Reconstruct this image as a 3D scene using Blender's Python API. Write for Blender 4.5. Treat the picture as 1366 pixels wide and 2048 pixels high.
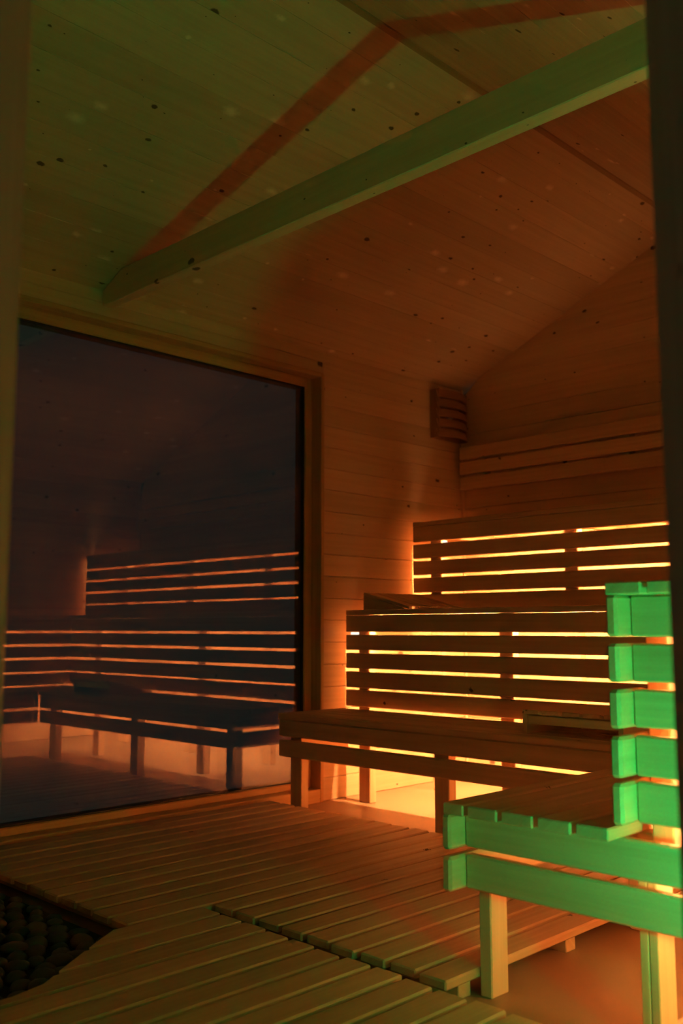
import bpy, bmesh, math, random
from mathutils import Vector, Matrix

random.seed(7)
sc = bpy.context.scene
for o in list(bpy.data.objects):
    bpy.data.objects.remove(o, do_unlink=True)
C = sc.collection

# ------------------------------------------------------------------ camera
FPX, CXP, CYP, HOR = 1915.0, 683.0, 1024.0, 1257.0
PITCH = math.atan((HOR - CYP) / FPX)
YAW = math.radians(44.81)                  # heading from +X towards +Y
cd = bpy.data.cameras.new('camera')
cam = bpy.data.objects.new('camera', cd)
C.objects.link(cam)
cd.sensor_fit = 'VERTICAL'
cd.sensor_height = 36.0
cd.sensor_width = 24.0
cd.lens = 36.0 * FPX / 2048.0
cd.clip_start = 0.02
cd.dof.use_dof = True
cd.dof.focus_distance = 2.9
cd.dof.aperture_fstop = 3.2
fwd = Vector((math.cos(PITCH) * math.cos(YAW), math.cos(PITCH) * math.sin(YAW), math.sin(PITCH)))
cam.location = (0, 0, 0.815)
cam.rotation_euler = fwd.to_track_quat('-Z', 'Y').to_euler()
sc.camera = cam

# ------------------------------------------------------------------ night outside, exposure
w = bpy.data.worlds.new('night')
sc.world = w
w.use_nodes = True
bg = w.node_tree.nodes['Background']
bg.inputs[0].default_value = (0.026, 0.046, 0.042, 1)
bg.inputs[1].default_value = 1.0
sc.view_settings.view_transform = 'Standard'
sc.view_settings.look = 'None'
sc.view_settings.exposure = 0.0
sc.view_settings.gamma = 1.0
sc.view_settings.use_curve_mapping = False
sc.cycles.max_bounces = 8
sc.cycles.diffuse_bounces = 5
sc.cycles.glossy_bounces = 3
sc.cycles.caustics_reflective = False
sc.cycles.caustics_refractive = False
sc.cycles.transparent_max_bounces = 16
sc.cycles.sample_clamp_indirect = 12.0

LED_COL = (1.0, 0.46, 0.15)
LED_POWER = 1480.0
LED_UP = 23.0
LED_UP_NEAR = 55.0
LED_UPRIGHT = 95.0
GREEN_COL = (0.004, 1.0, 0.22)
GREEN_POWER = 450.0

# ------------------------------------------------------------------ materials
def nd(nt, t, **kw):
    n = nt.nodes.new(t)
    for k, v in kw.items():
        setattr(n, k, v)
    return n

def math_node(nt, op, a, b=None, c=None):
    n = nd(nt, 'ShaderNodeMath', operation=op)
    for i, v in enumerate((a, b, c)):
        if v is None:
            continue
        if isinstance(v, (int, float)):
            n.inputs[i].default_value = v
        else:
            nt.links.new(v, n.inputs[i])
    return n.outputs[0]

def mix_col(nt, fac, a, b, mode='MIX'):
    n = nd(nt, 'ShaderNodeMix', data_type='RGBA', blend_type=mode)
    for sock, v in ((n.inputs[0], fac), (n.inputs[6], a), (n.inputs[7], b)):
        if isinstance(v, (int, float)):
            sock.default_value = v
        elif isinstance(v, tuple):
            sock.default_value = (*v, 1) if len(v) == 3 else v
        else:
            nt.links.new(v, sock)
    return n.outputs[2]

def wood(name, axis, light, dark, knots=1.0, rough=0.55, var=0.12, cell=0.2, pale=0.0):
    """pine-like wood, grain along the given local axis"""
    m = bpy.data.materials.new(name)
    m.use_nodes = True
    nt = m.node_tree
    b = nt.nodes['Principled BSDF']
    tc = nd(nt, 'ShaderNodeTexCoord')
    oi = nd(nt, 'ShaderNodeObjectInfo')
    sp = nd(nt, 'ShaderNodeSeparateXYZ')
    nt.links.new(tc.outputs['Object'], sp.inputs[0])
    ax = 'XYZ'.index(axis)
    others = [i for i in range(3) if i != ax]
    rnd = oi.outputs['Random']
    u = math_node(nt, 'ADD', sp.outputs[ax], math_node(nt, 'MULTIPLY', rnd, 37.0))
    vs = math_node(nt, 'ADD', sp.outputs[others[0]], sp.outputs[others[1]])
    v = math_node(nt, 'ADD', vs, math_node(nt, 'MULTIPLY', rnd, 91.0))
    # grain
    cg = nd(nt, 'ShaderNodeCombineXYZ')
    nt.links.new(math_node(nt, 'MULTIPLY', u, 0.9), cg.inputs[0])
    nt.links.new(math_node(nt, 'MULTIPLY', v, 26.0), cg.inputs[1])
    n1 = nd(nt, 'ShaderNodeTexNoise')
    n1.inputs['Scale'].default_value = 1.6
    n1.inputs['Detail'].default_value = 5.0
    n1.inputs['Roughness'].default_value = 0.62
    n1.inputs['Distortion'].default_value = 0.25
    nt.links.new(cg.outputs[0], n1.inputs['Vector'])
    r1 = nd(nt, 'ShaderNodeMapRange')
    r1.inputs[1].default_value = 0.32
    r1.inputs[2].default_value = 0.70
    nt.links.new(n1.outputs[0], r1.inputs[0])
    base = mix_col(nt, r1.outputs[0], light, dark)
    # board to board variation
    hv = nd(nt, 'ShaderNodeHueSaturation')
    nt.links.new(base, hv.inputs['Color'])
    nt.links.new(math_node(nt, 'MULTIPLY_ADD', rnd, 2 * var, 1.0 - var), hv.inputs['Value'])
    col = hv.outputs[0]
    # knots
    ck = nd(nt, 'ShaderNodeCombineXYZ')
    nt.links.new(math_node(nt, 'MULTIPLY', u, 0.62), ck.inputs[0])
    nt.links.new(v, ck.inputs[1])
    vo = nd(nt, 'ShaderNodeTexVoronoi', voronoi_dimensions='2D')
    vo.inputs['Scale'].default_value = 1.0 / cell
    nt.links.new(ck.outputs[0], vo.inputs['Vector'])
    sc_ = nd(nt, 'ShaderNodeSeparateColor')
    nt.links.new(vo.outputs['Color'], sc_.inputs[0])
    size = math_node(nt, 'MULTIPLY_ADD', math_node(nt, 'POWER', sc_.outputs[0], 4.0), 0.075 * knots, 0.004)
    dn = nd(nt, 'ShaderNodeTexNoise')
    dn.inputs['Scale'].default_value = 60.0
    nt.links.new(tc.outputs['Object'], dn.inputs['Vector'])
    dist = math_node(nt, 'ADD', vo.outputs['Distance'], math_node(nt, 'MULTIPLY_ADD', dn.outputs[0], 0.09, -0.045))
    kf = nd(nt, 'ShaderNodeMapRange', interpolation_type='SMOOTHSTEP')
    nt.links.new(dist, kf.inputs[0])
    nt.links.new(size, kf.inputs[1])
    nt.links.new(math_node(nt, 'MULTIPLY', size, 1.7), kf.inputs[2])
    kf.inputs[3].default_value = 1.0
    kf.inputs[4].default_value = 0.0
    if pale > 0:   # pale flecks scattered among the knots
        pv = nd(nt, 'ShaderNodeTexVoronoi', voronoi_dimensions='2D')
        pv.inputs['Scale'].default_value = 0.55 / cell
        ofs = nd(nt, 'ShaderNodeVectorMath', operation='ADD')
        nt.links.new(ck.outputs[0], ofs.inputs[0])
        ofs.inputs[1].default_value = (0.03, 0.02, 0)
        nt.links.new(ofs.outputs[0], pv.inputs['Vector'])
        ps = nd(nt, 'ShaderNodeSeparateColor')
        nt.links.new(pv.outputs['Color'], ps.inputs[0])
        pr = nd(nt, 'ShaderNodeMapRange', interpolation_type='SMOOTHSTEP')
        nt.links.new(math_node(nt, 'ADD', pv.outputs['Distance'],
                               math_node(nt, 'MULTIPLY_ADD', dn.outputs[0], 0.10, -0.05)), pr.inputs[0])
        pr.inputs[1].default_value = 0.0
        nt.links.new(math_node(nt, 'MULTIPLY_ADD', ps.outputs[1], 0.16, 0.001), pr.inputs[2])
        pr.inputs[3].default_value = pale
        pr.inputs[4].default_value = 0.0
        col = mix_col(nt, pr.outputs[0], col, tuple(min(1, 1.10 * c + 0.22) for c in light))
    col = mix_col(nt, math_node(nt, 'MULTIPLY', kf.outputs[0], 0.9), col, (0.07, 0.03, 0.014))
    nt.links.new(col, b.inputs['Base Color'])
    rr = nd(nt, 'ShaderNodeMapRange')
    rr.inputs[3].default_value = rough - 0.08
    rr.inputs[4].default_value = rough + 0.12
    nt.links.new(n1.outputs[0], rr.inputs[0])
    nt.links.new(rr.outputs[0], b.inputs['Roughness'])
    b.inputs['Specular IOR Level'].default_value = 0.35
    bp = nd(nt, 'ShaderNodeBump')
    bp.inputs['Strength'].default_value = 0.25
    bp.inputs['Distance'].default_value = 0.002
    nt.links.new(n1.outputs[0], bp.inputs['Height'])
    nt.links.new(bp.outputs[0], b.inputs['Normal'])
    return m

PINE_L, PINE_D = (0.76, 0.53, 0.34), (0.62, 0.41, 0.24)
SPRUCE_L, SPRUCE_D = (0.75, 0.53, 0.34), (0.65, 0.44, 0.27)
DUCK_L, DUCK_D = (0.60, 0.41, 0.25), (0.47, 0.31, 0.18)
W = {}
for a in 'XYZ':
    W['wall' + a] = wood('spruce_panelling_' + a.lower(), a, SPRUCE_L, SPRUCE_D, 0.8, 0.5, 0.10, 0.17)
    W['bench' + a] = wood('bench_pine_' + a.lower(), a, PINE_L, PINE_D, 0.10, 0.55, 0.10, 0.45)
    W['frame' + a] = wood('frame_pine_' + a.lower(), a, (0.62, 0.39, 0.19), (0.5, 0.29, 0.13), 0.3, 0.5, 0.06, 0.4)
for a in 'XYZ':
    W['alder' + a] = wood('dark_alder_' + a.lower(), a, (0.36, 0.19, 0.11), (0.27, 0.13, 0.07), 0.1, 0.5, 0.05, 0.5)
W['ceilX'] = wood('ceiling_spruce', 'X', (0.66, 0.48, 0.31), (0.57, 0.40, 0.25), 0.75, 0.48, 0.10, 0.115, pale=0.8)
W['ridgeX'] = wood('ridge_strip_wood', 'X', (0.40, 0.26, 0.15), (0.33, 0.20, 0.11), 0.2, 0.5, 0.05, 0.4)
W['beamY'] = wood('beam_spruce', 'Y', SPRUCE_L, SPRUCE_D, 0.9, 0.5, 0.05, 0.16)
W['duckX'] = wood('duckboard_wood', 'X', DUCK_L, DUCK_D, 0.15, 0.5, 0.14, 0.5)
W['duckY'] = wood('duckboard_batten', 'Y', DUCK_L, DUCK_D, 0.1, 0.55, 0.10, 0.5)
W['jambZ'] = wood('door_jamb_wood', 'Z', (0.46, 0.30, 0.21), (0.38, 0.24, 0.16), 0.3, 0.5, 0.05, 0.4)
W['jambY'] = wood('door_head_wood', 'Y', (0.46, 0.30, 0.21), (0.38, 0.24, 0.16), 0.3, 0.5, 0.05, 0.4)

def plain(name, col, rough=0.6, metal=0.0, noise=0.0, scale=8.0):
    m = bpy.data.materials.new(name)
    m.use_nodes = True
    nt = m.node_tree
    b = nt.nodes['Principled BSDF']
    b.inputs['Roughness'].default_value = rough
    b.inputs['Metallic'].default_value = metal
    b.inputs['Base Color'].default_value = (*col, 1)
    if noise > 0:
        tc = nd(nt, 'ShaderNodeTexCoord')
        oi = nd(nt, 'ShaderNodeObjectInfo')
        n = nd(nt, 'ShaderNodeTexNoise', noise_dimensions='4D')
        n.inputs['Scale'].default_value = scale
        n.inputs['Detail'].default_value = 4.0
        nt.links.new(tc.outputs['Object'], n.inputs['Vector'])
        nt.links.new(math_node(nt, 'MULTIPLY', oi.outputs['Random'], 50.0), n.inputs['W'])
        lo = tuple(c * (1 - noise) for c in col)
        hi = tuple(min(1, c * (1 + noise)) for c in col)
        c1 = mix_col(nt, n.outputs[0], lo, hi)
        hv = nd(nt, 'ShaderNodeHueSaturation')
        nt.links.new(c1, hv.inputs['Color'])
        nt.links.new(math_node(nt, 'MULTIPLY_ADD', oi.outputs['Random'], noise, 1 - noise / 2), hv.inputs['Value'])
        nt.links.new(hv.outputs[0], b.inputs['Base Color'])
    return m

def glow(name, col, strength):
    m = bpy.data.materials.new(name)
    m.use_nodes = True
    nt = m.node_tree
    nt.nodes.clear()
    e = nd(nt, 'ShaderNodeEmission')
    e.inputs[0].default_value = (*col, 1)
    e.inputs[1].default_value = strength
    o = nd(nt, 'ShaderNodeOutputMaterial')
    nt.links.new(e.outputs[0], o.inputs[0])
    return m

def glass(name, fac, tint):
    m = bpy.data.materials.new(name)
    m.use_nodes = True
    nt = m.node_tree
    nt.nodes.clear()
    t = nd(nt, 'ShaderNodeBsdfTransparent')
    t.inputs[0].default_value = (0.70, 0.70, 0.70, 1)
    g = nd(nt, 'ShaderNodeBsdfGlossy')
    g.inputs['Color'].default_value = (*tint, 1)
    g.inputs['Roughness'].default_value = 0.0
    mx = nd(nt, 'ShaderNodeMixShader')
    mx.inputs[0].default_value = fac
    nt.links.new(t.outputs[0], mx.inputs[1])
    nt.links.new(g.outputs[0], mx.inputs[2])
    o = nd(nt, 'ShaderNodeOutputMaterial')
    nt.links.new(mx.outputs[0], o.inputs[0])
    return m

M_FLOOR = plain('smooth_floor', (0.30, 0.20, 0.13), 0.45, 0, 0.12, 3.0)
M_PEBBLE = plain('dark_pebble', (0.055, 0.05, 0.045), 0.6, 0, 0.5, 25.0)
M_BED = plain('dark_gravel_base', (0.02, 0.017, 0.015), 0.9)
M_BLACK = plain('black_gasket', (0.015, 0.014, 0.013), 0.6)
M_ALU = plain('strip_profile_metal', (0.6, 0.58, 0.55), 0.4, 0.9)
M_DARKMETAL = plain('dark_lamp_metal', (0.05, 0.05, 0.05), 0.5, 0.6)
M_LED = glow('amber_strip_light', LED_COL, LED_POWER)
M_GREEN = glow('green_bulb_light', GREEN_COL, GREEN_POWER)
M_LED_UP = glow('amber_strip_spill', LED_COL, LED_UP)
M_LED_UP_NEAR = glow('amber_near_strip_spill', LED_COL, LED_UP_NEAR)
M_LED_V = glow('amber_upright_strip', LED_COL, LED_UPRIGHT)
M_TAIL = glow('bare_strip_end', (1.0, 0.86, 0.66), 1.6)
M_OPAL = plain('opal_bulb', (0.8, 0.78, 0.72), 0.3)
M_GLASS = glass('window_glass', 0.105, (1.0, 0.90, 0.84))
M_BACK = plain('dark_wall_backing', (0.16, 0.10, 0.06), 0.8)

# ------------------------------------------------------------------ geometry helpers
_cache = {}
def box_mesh(dx, dy, dz, bev, mat):
    key = (round(dx, 4), round(dy, 4), round(dz, 4), round(bev, 4), mat.name)
    if key in _cache:
        return _cache[key]
    bm = bmesh.new()
    bmesh.ops.create_cube(bm, size=1.0)
    bmesh.ops.scale(bm, vec=(dx, dy, dz), verts=bm.verts)
    if bev > 0:
        bmesh.ops.bevel(bm, geom=bm.edges[:], offset=min(bev, 0.45 * min(dx, dy, dz)), segments=1, affect='EDGES')
    me = bpy.data.meshes.new('board')
    bm.to_mesh(me)
    bm.free()
    me.materials.append(mat)
    _cache[key] = me
    return me

def link(name, me, parent=None, loc=(0, 0, 0), rot=(0, 0, 0)):
    o = bpy.data.objects.new(name, me)
    C.objects.link(o)
    o.location = loc
    o.rotation_euler = rot
    if parent is not None:
        o.parent = parent
        o.location = Vector(loc) - wloc(parent)
    return o

def wloc(o):
    v = Vector(o.location)
    while o.parent is not None:
        o = o.parent
        v += Vector(o.location)
    return v

def board(name, x0, x1, y0, y1, z0, z1, mat, parent=None, bev=0.003):
    """axis-aligned board between two corners; mat: material, or a family name whose grain follows the longest side"""
    d = (abs(x1 - x0), abs(y1 - y0), abs(z1 - z0))
    if isinstance(mat, str):
        mat = W[mat + 'XYZ'[d.index(max(d))]]
    return link(name, box_mesh(*d, bev, mat), parent, ((x0 + x1) / 2, (y0 + y1) / 2, (z0 + z1) / 2))

def hexa(name, pts, mat, parent=None):
    """8 corner solid: 4 bottom points then 4 top points, in world coordinates"""
    c = sum((Vector(p) for p in pts), Vector()) / 8
    me = bpy.data.meshes.new(name)
    me.from_pydata([Vector(p) - c for p in pts], [],
                   [(3, 2, 1, 0), (4, 5, 6, 7), (0, 1, 5, 4), (1, 2, 6, 5), (2, 3, 7, 6), (3, 0, 4, 7)])
    bm = bmesh.new()
    bm.from_mesh(me)
    bmesh.ops.recalc_face_normals(bm, faces=bm.faces)
    bm.to_mesh(me)
    bm.free()
    me.materials.append(mat)
    return link(name, me, parent, c)

def boxes_mesh(name, lst, mat, parent=None):
    bm = bmesh.new()
    for (x0, x1, y0, y1, z0, z1) in lst:
        r = bmesh.ops.create_cube(bm, size=1.0)
        bmesh.ops.scale(bm, vec=(x1 - x0, y1 - y0, z1 - z0), verts=r['verts'])
        bmesh.ops.translate(bm, vec=((x0 + x1) / 2, (y0 + y1) / 2, (z0 + z1) / 2), verts=r['verts'])
    me = bpy.data.meshes.new(name)
    bm.to_mesh(me)
    bm.free()
    me.materials.append(mat)
    return link(name, me, parent)

def empty(name, loc):
    o = bpy.data.objects.new(name, None)
    C.objects.link(o)
    o.location = loc
    o.empty_display_size = 0.1
    return o

def tag(o, label, cat, group=None):
    o['label'] = label
    o['category'] = cat
    if group:
        o['group'] = group
    return o

def struct(o, label=None):
    o['kind'] = 'structure'
    if label:
        o['label'] = label
    return o

# ------------------------------------------------------------------ room dimensions (metres)
XD, XW = 0.40, 4.377           # door wall face, bench wall face
YS, YN = 0.19, 3.36            # near side wall face, window wall face
EAVE, SLOPE, RIDGE = 2.19, 0.44, 1.98
ZR = EAVE + SLOPE * (YN - RIDGE)
def roof(y):
    return EAVE + SLOPE * (YN - y) if y >= RIDGE else ZR - SLOPE * (RIDGE - y)
def yrange(z):
    """inside span of the gable at height z"""
    lo = YS if z <= roof(YS) else RIDGE - (ZR - z) / SLOPE
    hi = YN if z <= EAVE else RIDGE + (ZR - z) / SLOPE
    return lo, hi

# floor
fl = struct(boxes_mesh('floor', [(0.28, XW + 0.12, YS - 0.12, YN + 0.14, -0.10, 0.0)], M_FLOOR), 'smooth brown sauna floor under the duckboards')

# ceiling: tongue and groove planks along X on two slopes
ce = struct(empty('ceiling', (2.4, RIDGE, ZR)), 'knotty spruce plank ceiling with two slopes')
PW = 0.122
cosr = 1 / math.sqrt(1 + SLOPE ** 2)
ang = math.atan(SLOPE)
for side, yend in ((1, YN + 0.02), (-1, YS - 0.02)):
    n = int(abs(yend - RIDGE) / cosr / PW) + 1
    for k in range(n):
        s = 0.009 + (k + 0.5) * PW
        y = RIDGE + side * s * cosr
        z = ZR - s * cosr * SLOPE + 0.009 / cosr
        me = box_mesh(XW - XD + 0.10, PW - 0.0004, 0.018, 0.0009, W['ceilX'])
        o = link('plank', me, ce, ((XD + XW) / 2, y, z), (-side * ang, 0, 0))
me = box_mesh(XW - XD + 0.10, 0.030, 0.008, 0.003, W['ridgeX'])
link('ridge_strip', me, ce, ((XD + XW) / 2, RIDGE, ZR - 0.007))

# walls: a backing with planks as parts
PP = 0.107
def plank_rows(z_hi):
    z, out = 0.0, []
    while z < z_hi - 0.005:
        out.append((z, min(z + PP, z_hi)))
        z += PP
    return out

# window wall
WX0, WX1, WZ0, WZ1 = 0.78, 3.25, 0.0, 2.08
wl = struct(boxes_mesh('wall_left', [
    (XD - 0.12, WX0, YN + 0.018, YN + 0.14, 0, 2.30), (WX1, XW + 0.12, YN + 0.018, YN + 0.14, 0, 2.30),
    (WX0, WX1, YN + 0.018, YN + 0.14, WZ1, 2.30)], M_BACK), 'spruce plank wall around the large window')
for z0, z1 in plank_rows(EAVE + 0.004):
    for x0, x1 in ((XD, WX0), (WX1, XW)):
        if x0 < 1 or z0 < WZ1:
            board('plank', x0, x1 if z0 < WZ1 - PP else x1, YN, YN + 0.018, z0 + 0.0006, z1 - 0.0006, 'wall', wl, 0.0032)
    if z1 > WZ1 + 0.02:
        board('plank', WX0, WX1 if z0 < WZ1 else XW, YN, YN + 0.018, max(z0, WZ1) + 0.0006, z1 - 0.0006, 'wall', wl, 0.0032)

# bench wall (gable)
wr = struct(boxes_mesh('wall_right', [(XW + 0.018, XW + 0.12, YS - 0.12, YN + 0.14, 0, 2.0)], M_BACK), 'spruce plank gable wall behind the benches')
gbl = struct(hexa('gable_backing', [
    (XW + 0.018, YS - 0.10, 1.99), (XW + 0.10, YS - 0.10, 1.99), (XW + 0.10, YN + 0.10, 1.99), (XW + 0.018, YN + 0.10, 1.99),
    (XW + 0.018, RIDGE - 0.03, ZR + 0.06), (XW + 0.10, RIDGE - 0.03, ZR + 0.06), (XW + 0.10, RIDGE + 0.03, ZR + 0.06), (XW + 0.018, RIDGE + 0.03, ZR + 0.06)],
    M_BACK, wr))
def gable_planks(xa, xb, parent, cut=None):
    for z0, z1 in plank_rows(ZR):
        l0, h0 = yrange(z0 + 0.0006)
        l1, h1 = yrange(z1 - 0.0006)
        spans = [(l0, h0, l1, h1)]
        if cut and z0 < cut[2]:
            spans = [(l0, cut[0], l1, cut[0]), (cut[1], h0, cut[1], h1)]
        for a0, b0, a1, b1 in spans:
            if b0 - a0 < 0.01:
                continue
            if abs(a0 - a1) < 1e-4 and abs(b0 - b1) < 1e-4:
                board('plank', xa, xb, a0, b0, z0 + 0.0006, z1 - 0.0006, W['wallY'], parent, 0.0032)
            else:
                zz0, zz1 = z0 + 0.0006, z1 - 0.0006
                hexa('plank', [(xa, a0, zz0), (xb, a0, zz0), (xb, b0, zz0), (xa, b0, zz0),
                               (xa, a1, zz1), (xb, a1, zz1), (xb, b1, zz1), (xa, b1, zz1)], W['wallY'], parent)
gable_planks(XW, XW + 0.018, wr)

# near side wall
wn = struct(boxes_mesh('wall_near', [(1.17, XW + 0.12, YS - 0.12, YS - 0.018, 0, 2.12)], M_BACK), 'spruce plank side wall opposite the window')
for z0, z1 in plank_rows(roof(YS)):
    board('plank', 1.24, XW, YS - 0.018, YS, z0 + 0.0006, z1 - 0.0006, 'wall', wn, 0.0032)

# left end wall
wb = struct(boxes_mesh('wall_back', [(XD - 0.12, XD - 0.018, 1.03, YN + 0.14, 0, 2.25)], M_BACK), 'plank wall left of the doorway')
for z0, z1 in plank_rows(ZR):
    l0, h0 = yrange(z0 + 0.0006)
    l1, h1 = yrange(z1 - 0.0006)
    l0, l1 = max(l0, 1.03), max(l1, 1.03)
    zz0, zz1 = z0 + 0.0006, z1 - 0.0006
    hexa('plank', [(XD - 0.018, l0, zz0), (XD, l0, zz0), (XD, h0, zz0), (XD - 0.018, h0, zz0),
                   (XD - 0.018, l1, zz1), (XD, l1, zz1), (XD, h1, zz1), (XD - 0.018, h1, zz1)], W['wallY'], wb)
# slanting entrance wall across the corner, with the doorway the camera looks through
S2 = math.sqrt(0.5)
DN, DZ = 1.01, 2.0
DT0, DT1 = -0.3497, 0.3497
def dpt(t, n, z):
    return ((n + t) * S2, (n - t) * S2, z)
def dboard(name, t0, t1, n0, n1, z0, z1, mat, parent, t0b=None, t1b=None):
    u0, u1 = (t0 if t0b is None else t0b), (t1 if t1b is None else t1b)
    return hexa(name, [dpt(t0, n0, z0), dpt(t1, n0, z0), dpt(t1, n1, z0), dpt(t0, n1, z0),
                       dpt(u0, n0, z1), dpt(u1, n0, z1), dpt(u1, n1, z1), dpt(u0, n1, z1)], mat, parent)
TL, TR = XD / S2 - DN, DN - YS / S2
wd = struct(empty('wall_door', dpt(0, DN, 0)), 'slanting plank wall with the doorway')
def tmax(z):
    """right end of the slanting wall at height z, under the roof slope"""
    if z <= roof(YS):
        return TR
    y = RIDGE - (ZR - z) / SLOPE
    return DN - y / S2
for z0, z1 in plank_rows(roof(XD / S2 * S2 + 0.62) - 0.02):
    zz0, zz1 = z0 + 0.0006, z1 - 0.0006
    spans = [(TL, DT0 - 0.03), (DT1 + 0.03, None)] if z0 < DZ + 0.03 - PP else [(TL, None)]
    for a, b in spans:
        dboard('plank', a, tmax(zz0) if b is None else b, DN - 0.018, DN, zz0, zz1, W['wallX'], wd,
               a, tmax(zz1) if b is None else b)
dboard('backing', TL - 0.04, DT0 - 0.03, DN - 0.10, DN - 0.019, 0, 2.1, M_BACK, wd)
dboard('backing', DT1 + 0.03, TR + 0.04, DN - 0.10, DN - 0.019, 0, 2.0, M_BACK, wd)
dboard('backing', TL - 0.04, TR + 0.04, DN - 0.10, DN - 0.019, DZ + 0.03, 2.36, M_BACK, wd, TL - 0.04, 0.05)
dr = struct(empty('door_1', dpt(0, DN, 0)), 'wooden door frame seen from just outside')
dboard('jamb', DT0 - 0.03, DT0, DN - 0.13, DN + 0.004, 0, DZ, W['jambZ'], dr)
dboard('jamb', DT1, DT1 + 0.03, DN - 0.13, DN + 0.004, 0, DZ, W['jambZ'], dr)
dboard('head', DT0 - 0.03, DT1 + 0.03, DN - 0.13, DN + 0.004, DZ, DZ + 0.03, W['jambZ'], dr)
dboard('threshold', DT0, DT1, DN - 0.13, DN + 0.004, 0.0, 0.02, W['jambZ'], dr)

# trims
struct(board('trim_1', XW - 0.018, XW - 0.0005, YN - 0.018, YN - 0.0005, 0.0, EAVE + 0.005, W['wallZ'], None, 0.006), 'thin corner strip between window wall and bench wall')

# window: casing, sash and two panes
wi = struct(empty('window_1', ((WX0 + WX1) / 2, YN, 0)), 'large dark window mirroring the lit benches')
CF = YN - 0.014
def ring(name, xo0, xo1, zo0, zo1, t, y0, y1, fam, bev, zb=None):
    zb = t if zb is None else zb
    board(name, xo1 - t, xo1, y0, y1, zo0, zo1, fam, wi, bev)
    board(name, xo0, xo0 + t, y0, y1, zo0, zo1, fam, wi, bev)
    board(name, xo0 + t, xo1 - t, y0, y1, zo1 - t, zo1, fam, wi, bev)
    board(name, xo0 + t, xo1 - t, y0, y1, zo0, zo0 + zb, fam, wi, bev)
ring('casing', WX0, WX1, 0.0, WZ1, 0.022, CF, YN + 0.13, 'frame', 0.003, 0.062)
ring('sash', WX0 + 0.022, WX1 - 0.022, 0.062, WZ1 - 0.022, 0.046, YN + 0.05, YN + 0.125, 'frame', 0.004, 0.03)
ring('glazing_gasket', WX0 + 0.068, WX1 - 0.068, 0.092, WZ1 - 0.068, 0.006, YN + 0.062, YN + 0.12, M_BLACK, 0.0)
GX0, GX1, GZ0, GZ1 = WX0 + 0.074, WX1 - 0.074, 0.098, WZ1 - 0.074
for yy in (YN + 0.068, YN + 0.104):
    board('pane', GX0, GX1, yy, yy + 0.004, GZ0, GZ1, M_GLASS, wi, 0.0)

# ------------------------------------------------------------------ tie beam
bmx0, bmx1, bz0, bz1 = 1.994, 2.045, 2.122, 2.25
yc = YN - (bz1 - EAVE) / SLOPE
yc2 = RIDGE - (ZR - bz1) / SLOPE
def beam_mesh():
    prof = [(YN - 0.001, bz0), (YN - 0.001, EAVE - 0.004), (yc, bz1 - 0.004), (yc2, bz1 - 0.004), (YS + 0.001, roof(YS) - 0.004), (YS + 0.001, bz0)]
    if roof(YS) < bz0:
        yb = RIDGE - (ZR - bz0) / SLOPE
        prof = [(YN - 0.001, bz0), (YN - 0.001, EAVE - 0.004), (yc, bz1 - 0.004), (yc2, bz1 - 0.004), (yb, bz0 - 0.001)]
    c = Vector(((bmx0 + bmx1) / 2, 1.8, bz0))
    vs = [Vector((bmx0, y, z)) - c for y, z in prof] + [Vector((bmx1, y, z)) - c for y, z in prof]
    n = len(prof)
    fs = [tuple(range(n)), tuple(range(2 * n - 1, n - 1, -1))] + [(i, n + i, n + (i + 1) % n, (i + 1) % n) for i in range(n)]
    me = bpy.data.meshes.new('tie_beam')
    me.from_pydata(vs, [], fs)
    bm = bmesh.new()
    bm.from_mesh(me)
    bmesh.ops.recalc_face_normals(bm, faces=bm.faces)
    bmesh.ops.bevel(bm, geom=bm.edges[:], offset=0.003, segments=1, affect='EDGES')
    bm.to_mesh(me)
    bm.free()
    me.materials.append(W['beamY'])
    return link('tie_beam', me, None, c)
tag(beam_mesh(), 'long pale spruce tie beam crossing the room below the ceiling', 'beam')

# ------------------------------------------------------------------ benches
Z1, Z2, Z3 = 0.437, 0.905, 1.374
XF, X1, X2 = 2.91, 3.35, 3.857           # seat front, lower riser, upper riser
NF, N1 = 1.372, 0.957                    # near run: seat front, riser
NX = 1.69                                # near run end
ENDX = 1.743
YB = 3.295                               # bench ends by the window wall
ST = 0.025                               # slat thickness
RISER = [(-0.0255, -0.106), (-0.119, -0.193), (-0.207, -0.280), (-0.295, -0.372), (-0.382, -0.460)]
POSTY = [3.20, 2.377, 1.26]
BT = 0.025

def slat_edges(start, end, sgn, first=0.055, wdt=0.076, gap=0.012):
    out, p, k = [], start, 0
    while True:
        wd_ = first if k == 0 else wdt
        q = p + sgn * wd_
        if (q - end) * sgn > 0.004:
            if (end - p) * sgn > 0.03:
                out.append((p, end))
            break
        out.append((p, q))
        p = q + sgn * gap
        k += 1
    return out

# lower bench under the gable wall
b1 = tag(empty('lower_bench', ((XF + X1) / 2, 2.3, 0)), 'long lower bench with slatted seat running up to the window wall', 'bench', 'sauna benches')
for a, b in slat_edges(XF, X1 - 0.004, 1):
    board('seat_slat', a, b, YS + 0.03, YB, Z1 - ST, Z1, 'bench', b1, 0.003)
for z0, z1 in ((0.337, 0.412), (0.249, 0.322)):
    board('front_board', XF, XF + BT, NF + 0.002, YB - 0.005, z0, z1, 'bench', b1, 0.006)
    board('end_board', XF + BT, X1 - 0.06, YB - 0.075, YB - 0.05, z0, z1, 'bench', b1, 0.004)
for y in POSTY[:2] + [1.50]:
    board('leg', XF + BT, XF + BT + 0.045, y - 0.036, y + 0.036, 0, 0.412, 'bench', b1, 0.003)
    board('bearer', XF + BT + 0.045, X1 - 0.002, y - 0.02, y + 0.02, 0.345, 0.412, 'bench', b1, 0.003)
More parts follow.
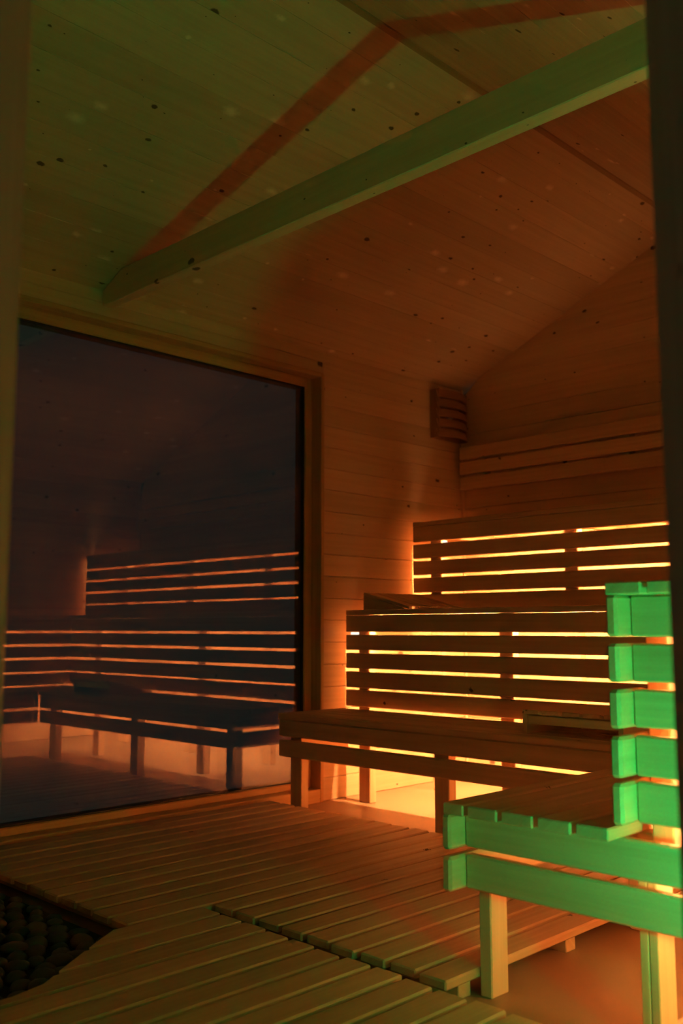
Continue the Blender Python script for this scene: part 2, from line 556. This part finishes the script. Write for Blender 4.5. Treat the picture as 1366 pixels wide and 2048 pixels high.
for y in (0.75, 0.3):
    board('leg', XF + BT, XF + BT + 0.045, y - 0.036, y + 0.036, 0, 0.412, 'bench', b1, 0.003)

# middle bench: its riser is the backrest of the lower one
b2 = tag(empty('middle_bench', ((X1 + X2) / 2, 2.2, 0)), 'middle bench tier behind the lower bench, amber light showing between its five riser boards', 'bench', 'sauna benches')
for a, b in slat_edges(X1, X2 - 0.006, 1, 0.076):
    board('seat_slat', a, b, YS + 0.03, YB + 0.005, Z2 - ST, Z2, 'bench', b2, 0.003)
for dt, db in [(-0.0257, -0.106)] + RISER[1:]:
    board('riser_board', X1, X1 + BT, N1 - BT, YB + 0.005, Z2 + db, Z2 + dt, 'bench', b2, 0.004)
for y in POSTY:
    board('post', X1 + BT, X1 + BT + 0.045, y - 0.036, y + 0.036, 0, Z2 - ST, 'bench', b2, 0.003)
    board('bearer', X1 + BT + 0.045, X2, y - 0.02, y + 0.02, Z2 - ST - 0.06, Z2 - ST, 'bench', b2, 0.003)

# top bench
b3 = tag(empty('top_bench', ((X2 + XW) / 2, 2.2, 0)), 'highest bench tier against the gable wall with a glowing slatted front', 'bench', 'sauna benches')
for a, b in slat_edges(X2, XW - 0.012, 1, 0.076):
    board('seat_slat', a, b, YS + 0.05, YB + 0.005, Z3 - ST, Z3, 'bench', b3, 0.003)
for dt, db in RISER:
    board('riser_board', X2, X2 + BT, YS + 0.06, YB + 0.005, Z3 + db, Z3 + dt, 'bench', b3, 0.004)
for y in (3.163, 2.362, 1.56, 0.76):
    board('post', X2 + BT, X2 + BT + 0.045, y - 0.037, y + 0.037, 0, Z3 - ST, 'bench', b3, 0.003)
    board('bearer', X2 + BT + 0.045, XW - 0.002, y - 0.02, y + 0.02, Z3 - ST - 0.06, Z3 - ST, 'bench', b3, 0.003)

# near run, lower tier
b4 = tag(empty('lower_bench', (2.3, (NF + N1) / 2, 0)), 'near lower bench whose sawn end boards are lit bright green', 'bench', 'sauna benches')
for a, b in slat_edges(NF - 0.005, N1 + 0.008, -1):
    board('seat_slat', NX, XF - 0.004, b, a, Z1 - ST, Z1, 'bench', b4, 0.003)
for z0, z1 in ((0.337, 0.412), (0.249, 0.322)):
    board('front_board', NX, XF - 0.002, NF - BT, NF, z0, z1, 'bench', b4, 0.006)
    board('end_board', ENDX, ENDX + BT, YS + 0.03, NF - BT, z0, z1, 'bench', b4, 0.004)
for x in (1.823, 2.50):
    board('leg', x - 0.006, x + 0.058, 1.335, 1.368, 0, 0.2485, 'bench', b4, 0.003)
for x in (1.80, 2.50):
    board('leg', x, x + 0.07, 0.9285, 0.947, 0, 0.334, 'bench', b4, 0.002)
    board('leg', x, x + 0.07, 0.9485, 0.967, 0, 0.334, 'bench', b4, 0.002)
for x in (1.823, 2.50):
    board('bearer', x, x + 0.04, N1 - 0.02, NF - BT - 0.001, 0.35, 0.412, 'bench', b4, 0.003)

# near run, middle tier
b5 = tag(empty('middle_bench', (2.3, (N1 + YS) / 2, 0)), 'near middle bench at the right edge, its stacked end boards lit green', 'bench', 'sauna benches')
for a, b in slat_edges(N1, YS + 0.02, -1, 0.076):
    board('seat_slat', NX, X1 - 0.003, b, a, Z2 - ST, Z2, 'bench', b5, 0.003)
for dt, db in RISER:
    board('riser_board', NX, X1 - 0.002, N1 - BT, N1, Z2 + db, Z2 + dt, 'bench', b5, 0.006)
    board('end_board', ENDX, ENDX + BT, YS + 0.03, N1 - BT, Z2 + db, Z2 + dt, 'bench', b5, 0.004)
for x in (1.80, 2.60):
    board('post', x, x + 0.07, N1 - BT - 0.045, N1 - BT, 0.336 if x < 2 else 0.0, Z2 - ST, 'bench', b5, 0.003)
    board('bearer', x, x + 0.04, YS + 0.03, N1 - BT - 0.046, Z2 - ST - 0.06, Z2 - ST, 'bench', b5, 0.003)
board('post', 1.80, 1.87, YS + 0.05, YS + 0.12, 0.0, Z2 - ST, 'bench', b5, 0.003)

# wall backrest: three boards on battens
br = tag(empty('backrest', (XW - 0.05, 1.8, 1.6)), 'three-board backrest fixed high on the gable wall above the top bench', 'backrest')
for k in range(3):
    zt = 1.840 - k * 0.0865
    board('rail', XW - 0.083, XW - 0.063, YS + 0.08, 3.318, zt - 0.072, zt, 'bench', br, 0.003)
for y in (3.18, 2.30, 1.42, 0.54):
    board('batten', XW - 0.063, XW - 0.001, y - 0.022, y + 0.022, 1.60, 1.832, W['benchZ'], br, 0.003)

# headrests: five slats sloping down from a raised end, on two triangular sides
def headrest(loc, rotz, label):
    root = tag(empty('headrest', loc), label, 'headrest', 'slatted headrests')
    root.rotation_euler = (0, 0, rotz)
    Lh, Wd, H = 0.295, 0.40, 0.084     # slope runs along local -Y from the raised end at y=Lh
    a = math.atan2(H - 0.012, Lh)
    for k in range(5):
        x = 0.036 + k * (Wd - 0.072) / 4
        me = box_mesh(0.068, math.hypot(Lh, H - 0.012) , 0.014, 0.002, W['benchY'])
        o = bpy.data.objects.new('slat', me)
        C.objects.link(o)
        o.parent = root
        o.location = (x, Lh / 2, (H - 0.012) / 2 + 0.006)
        o.rotation_euler = (a, 0, 0)
    for x in (0.0, Wd - 0.018):
        vs = [(0, 0.03, 0), (0, Lh - 0.004, 0), (0, Lh - 0.004, H - 0.014), (0, 0.03, 0.004),
              (0.018, 0.03, 0), (0.018, Lh - 0.004, 0), (0.018, Lh - 0.004, H - 0.014), (0.018, 0.03, 0.004)]
        me = bpy.data.meshes.new('side_support')
        me.from_pydata(vs, [], [(0, 1, 2, 3), (7, 6, 5, 4), (0, 4, 5, 1), (1, 5, 6, 2), (2, 6, 7, 3), (3, 7, 4, 0)])
        me.materials.append(W['benchY'])
        o = bpy.data.objects.new('side_support', me)
        C.objects.link(o)
        o.parent = root
        o.location = (x, 0, 0)
    me = box_mesh(Wd - 0.036, 0.018, 0.03, 0.002, W['benchX'])
    o = bpy.data.objects.new('cross_bar', me)
    C.objects.link(o)
    o.parent = root
    o.location = (Wd / 2, Lh - 0.02, H - 0.035)
    return root
headrest((3.40, 2.935, Z2 + 0.001), 0.0, 'sloping slatted headrest lying on the middle bench near the window wall')
headrest((3.275, 1.635, Z1 + 0.001), math.pi / 2, 'low slatted headrest standing on the lower bench beside the green end boards')

# ------------------------------------------------------------------ light strips under the seats
def led_strip(bench, x0, x1, y0, y1, z, tails=(), up=None):
    root = empty('light_strip', (0, 0, 0))
    root.parent = bench
    root.location = Vector(((x0 + x1) / 2, (y0 + y1) / 2, z)) - wloc(bench)
    root['label'] = 'glowing amber light strip under the seat'
    board('profile', x0, x1, y0, y1, z + 0.004, z + 0.008, M_ALU, root, 0.0)
    board('diffuser', x0 + 0.001, x1 - 0.001, y0 + 0.001, y1 - 0.001, z, z + 0.004, M_LED, root, 0.0)
    board('upper_diffuser', x0 + 0.001, x1 - 0.001, y0 + 0.001, y1 - 0.001, z + 0.008, z + 0.010, up or M_LED_UP, root, 0.0)
    for t in tails:
        board('strip_end', *t, M_TAIL, root, 0.0)
    return root
led_strip(b2, 3.425, 3.437, 0.90, 3.195, Z2 - ST - 0.012, [(3.378, 3.381, YB - 0.085, YB - 0.004, 0.786, 0.797)])
led_strip(b3, 3.93, 3.942, 0.47, 3.165, Z3 - ST - 0.012, [(3.886, 3.889, 3.092, 3.118, 1.256, 1.265)])
ls5 = led_strip(b5, 1.80, 3.42, N1 - 0.086, N1 - 0.078, Z2 - ST - 0.012, (), M_LED_UP_NEAR)
board('upright_strip', 1.876, 1.884, N1 - 0.085, N1 - 0.073, 0.30, Z2 - ST - 0.02, M_LED_V, ls5, 0.0)

# ------------------------------------------------------------------ corner lamp shade (unlit)
lx0, lx1, lyf, lz0, lz1 = 4.085, 4.345, 3.275, 1.872, 2.15
ls = tag(empty('lamp_shade', ((lx0 + lx1) / 2, YN, lz0)), 'unlit wooden louvred lamp shade high in the room corner', 'lamp')
board('back_board', lx0, lx1, YN - 0.014, YN - 0.001, lz0, lz1, 'alder', ls, 0.002)
board('side_board', lx0, lx0 + 0.014, lyf + 0.02, YN - 0.014, lz0, lz1, 'alder', ls, 0.002)
board('side_board', lx1 - 0.014, lx1, lyf + 0.02, YN - 0.014, lz0, lz1, 'alder', ls, 0.002)
def louver(z0, z1):
    n = 8
    vs, fs = [], []
    c = Vector(((lx0 + lx1) / 2, YN - 0.05, (z0 + z1) / 2))
    for i in range(n + 1):
        t = i / n
        x = lx0 - 0.006 + (lx1 - lx0 + 0.012) * t
        y = lyf + 0.022 - 0.035 * (1 - (2 * t - 1) ** 2)
        for dy, z in ((0, z0), (0.010, z0), (0.022, z1), (0.012, z1)):
            vs.append(Vector((x, y + dy, z)) - c)
    for i in range(n):
        for j in range(4):
            a, b = 4 * i + j, 4 * i + (j + 1) % 4
            fs.append((a, b, b + 4, a + 4))
    fs += [(3, 2, 1, 0), (4 * n, 4 * n + 1, 4 * n + 2, 4 * n + 3)]
    me = bpy.data.meshes.new('louver')
    me.from_pydata(vs, [], fs)
    bm = bmesh.new(); bm.from_mesh(me); bmesh.ops.recalc_face_normals(bm, faces=bm.faces); bm.to_mesh(me); bm.free()
    me.materials.append(W['alderX'])
    link('louver', me, ls, c)
for k in range(5):
    louver(lz0 + 0.004 + k * 0.056, lz0 + 0.050 + k * 0.056)
bm = bmesh.new()
bmesh.ops.create_uvsphere(bm, u_segments=12, v_segments=8, radius=0.022)
me = bpy.data.meshes.new('bulb'); bm.to_mesh(me); bm.free(); me.materials.append(M_OPAL)
link('bulb', me, ls, ((lx0 + lx1) / 2, YN - 0.04, (lz0 + lz1) / 2))

# ------------------------------------------------------------------ duckboards
DT, DTH, PITCHY, SW = 0.060, 0.022, 0.0925, 0.077
CURVE = [(1.953, 1.0), (1.973, 1.08), (2.047, 1.183), (2.137, 1.31), (2.223, 1.44)]
def edge_x(y):
    """rounded inner corner of the stone bed cut-out"""
    if y < CURVE[0][0]:
        return 0.58
    for (a, p), (b, q) in zip(CURVE, CURVE[1:]):
        if y <= b:
            return p + (q - p) * (y - a) / (b - a)
    return 1.44
def cut_slat(y0, y1, xe, z0, z1, parent):
    """a slat whose left end follows the cut-out"""
    left = [(edge_x(y0), y0)]
    for yy, xx in CURVE:
        if y0 < yy < y1:
            if yy == CURVE[0][0]:
                left.append((0.58, yy))
            left.append((xx, yy))
    left.append((edge_x(y1), y1))
    pts = [(xe, y0), (xe, y1)] + left[::-1]
    c = Vector(((left[0][0] + xe) / 2, (y0 + y1) / 2, (z0 + z1) / 2))
    n = len(pts)
    me = bpy.data.meshes.new('slat')
    me.from_pydata([Vector((x, y, z0)) - c for x, y in pts] + [Vector((x, y, z1)) - c for x, y in pts], [],
                   [tuple(range(n - 1, -1, -1)), tuple(range(n, 2 * n))] + [(i, (i + 1) % n, n + (i + 1) % n, n + i) for i in range(n)])
    me.materials.append(W['duckX'])
    return link('slat', me, parent, c)
lows = {k: 1.37 + PITCHY * k for k in range(-8, 21)}
d1 = tag(empty('duckboard', (2.3, 2.2, 0)), 'far duckboard of narrow floor slats between window and benches', 'duckboard', 'duckboards on the floor')
d2 = tag(empty('duckboard', (1.1, 1.5, 0)), 'nearest duckboard of floor slats beyond the dark joint', 'duckboard', 'duckboards on the floor')
for k, y in lows.items():
    if y + SW > 3.345:
        continue
    j = random.uniform(-0.006, 0.006)
    j2 = random.uniform(-0.005, 0.005)
    zt = DT + random.uniform(-0.0008, 0.0008)
    if k >= 9:
        board('slat', 1.44 + j, 2.87 + j2, y, y + SW, zt - DTH, zt, W['duckX'], d1, 0.004)
    elif k >= 0:
        board('slat', 1.702 + j, 2.87 + j2, y, y + SW, zt - DTH, zt, W['duckX'], d1, 0.004)
    if k <= 8:
        xe = 1.660 + j
        if y + SW <= 1.95:
            board('slat', max(0.575, DN / S2 + 0.05 - y), xe, y, y + SW, zt - DTH, zt, W['duckX'], d2, 0.004)
        else:
            cut_slat(y, y + SW, xe, zt - DTH, zt, d2)
for x in (1.76, 2.20, 2.70):
    board('batten', x, x + 0.045, 1.385, 3.29, 0.0, DT - DTH - 0.001, W['duckY'], d1, 0.002)
board('batten', 1.50, 1.545, 2.21, 3.29, 0.0, DT - DTH - 0.001, W['duckY'], d1, 0.002)
for x in (0.66, 1.58):
    board('batten', x, x + 0.045, 0.90 if x < 1 else 0.66, 1.90 if x < 1 else 2.18, 0.0, DT - DTH - 0.001, W['duckY'], d2, 0.002)

# ------------------------------------------------------------------ dark stone bed in the cut-out
bed = tag(empty('stone_bed', (1.0, 2.6, 0)), 'bed of dark stones in the duckboard cut-out at the left', 'stone bed')
vs = [(0.58, 1.97), (1.0, 1.97), (1.20, 2.07), (1.43, 2.215), (1.43, 3.32), (0.58, 3.32)]
me = bpy.data.meshes.new('bed_base')
n = len(vs)
me.from_pydata([(x - 1.0, y - 2.6, 0.001) for x, y in vs] + [(x - 1.0, y - 2.6, 0.010) for x, y in vs], [],
               [tuple(range(n - 1, -1, -1)), tuple(range(n, 2 * n))] + [(i, (i + 1) % n, n + (i + 1) % n, n + i) for i in range(n)])
me.materials.append(M_BED)
link('bed_base', me, bed, (1.0, 2.6, 0))
pm = []
for q in range(6):
    bm = bmesh.new()
    bmesh.ops.create_icosphere(bm, subdivisions=2, radius=1.0)
    rr = random.Random(q)
    ph = [rr.uniform(0, 6.28) for _ in range(6)]
    for v in bm.verts:
        s = 1 + 0.13 * math.sin(2.1 * v.co.x + ph[0]) * math.cos(1.7 * v.co.y + ph[1]) + 0.10 * math.sin(2.6 * v.co.z + ph[2] + v.co.x)
        v.co *= s
    for f in bm.faces:
        f.smooth = True
    me = bpy.data.meshes.new('stone')
    bm.to_mesh(me)
    bm.free()
    me.materials.append(M_PEBBLE)
    pm.append(me)
rs = random.Random(3)
gx = 0.058
for iy in range(23):
    for ix in range(16):
        x = 0.62 + (ix + 0.5 * (iy % 2)) * gx + rs.uniform(-0.009, 0.009)
        y = 1.985 + iy * gx + rs.uniform(-0.009, 0.009)
        if x > (edge_x(min(y, 2.3)) if y < 2.26 else 1.44) - 0.035 or y > 3.30 or x < 0.6:
            continue
        r = rs.uniform(0.023, 0.033)
        o = link('stone', pm[rs.randrange(6)], bed, (x, y, 0.010 + r * 0.45), (0, 0, rs.uniform(0, 6.28)))
        o.scale = (r * rs.uniform(0.9, 1.2), r * rs.uniform(0.8, 1.0), r * rs.uniform(0.5, 0.7))

# ------------------------------------------------------------------ green lamp on a pedestal beside the doorway
GX, GY, GZ = 1.40, 0.305, 0.40
gl = tag(empty('floor_lamp', (GX, GY, 0)), 'low green-glowing lamp on a dark dish beside the doorway', 'lamp')
def lathe(name, prof, mat, parent, loc, seg=24):
    vs, fs = [], []
    for r, z in prof:
        for i in range(seg):
            a = 2 * math.pi * i / seg
            vs.append((r * math.cos(a), r * math.sin(a), z))
    m_ = len(prof)
    for k in range(m_ - 1):
        for i in range(seg):
            j = (i + 1) % seg
            fs.append((k * seg + i, k * seg + j, (k + 1) * seg + j, (k + 1) * seg + i))
    fs.append(tuple(range(seg - 1, -1, -1)))
    fs.append(tuple((m_ - 1) * seg + i for i in range(seg)))
    me = bpy.data.meshes.new(name)
    me.from_pydata(vs, [], fs)
    me.materials.append(mat)
    return link(name, me, parent, loc)
lathe('pedestal', [(0.09, 0.0), (0.09, 0.015), (0.03, 0.03), (0.03, GZ - 0.06)], M_DARKMETAL, gl, (GX, GY, 0.0))
lathe('dish', [(0.03, GZ - 0.062), (0.105, GZ - 0.052), (0.108, GZ - 0.046), (0.03, GZ - 0.050)], M_DARKMETAL, gl, (GX, GY, 0.0))
lathe('bulb', [(0.012, GZ - 0.05), (0.030, GZ - 0.025), (0.036, GZ), (0.028, GZ + 0.022), (0.010, GZ + 0.032)], M_GREEN, gl, (GX, GY, 0.0), 16)

def lamp_shade_arc(a0, a1, r, z0, z1, t=0.004, seg=20):
    vs, fs = [], []
    for i in range(seg + 1):
        a = math.radians(a0 + (a1 - a0) * i / seg)
        for rr_, z in ((r, z0), (r + t, z0), (r + t, z1), (r, z1)):
            vs.append((rr_ * math.cos(a), rr_ * math.sin(a), z))
    for i in range(seg):
        for j in range(4):
            a, b = 4 * i + j, 4 * i + (j + 1) % 4
            fs.append((a, b, b + 4, a + 4))
    fs += [(0, 1, 2, 3), (4 * seg + 3, 4 * seg + 2, 4 * seg + 1, 4 * seg)]
    me = bpy.data.meshes.new('shade')
    me.from_pydata(vs, [], fs)
    me.materials.append(M_DARKMETAL)
    return link('shade', me, gl, (GX, GY, 0.0))
lamp_shade_arc(76, 110, 0.10, GZ - 0.048, GZ + 0.055, seg=6)  # unseen shield arcs, added to keep green off floor and door frame
lamp_shade_arc(110, 300, 0.10, GZ - 0.048, GZ + 0.24)
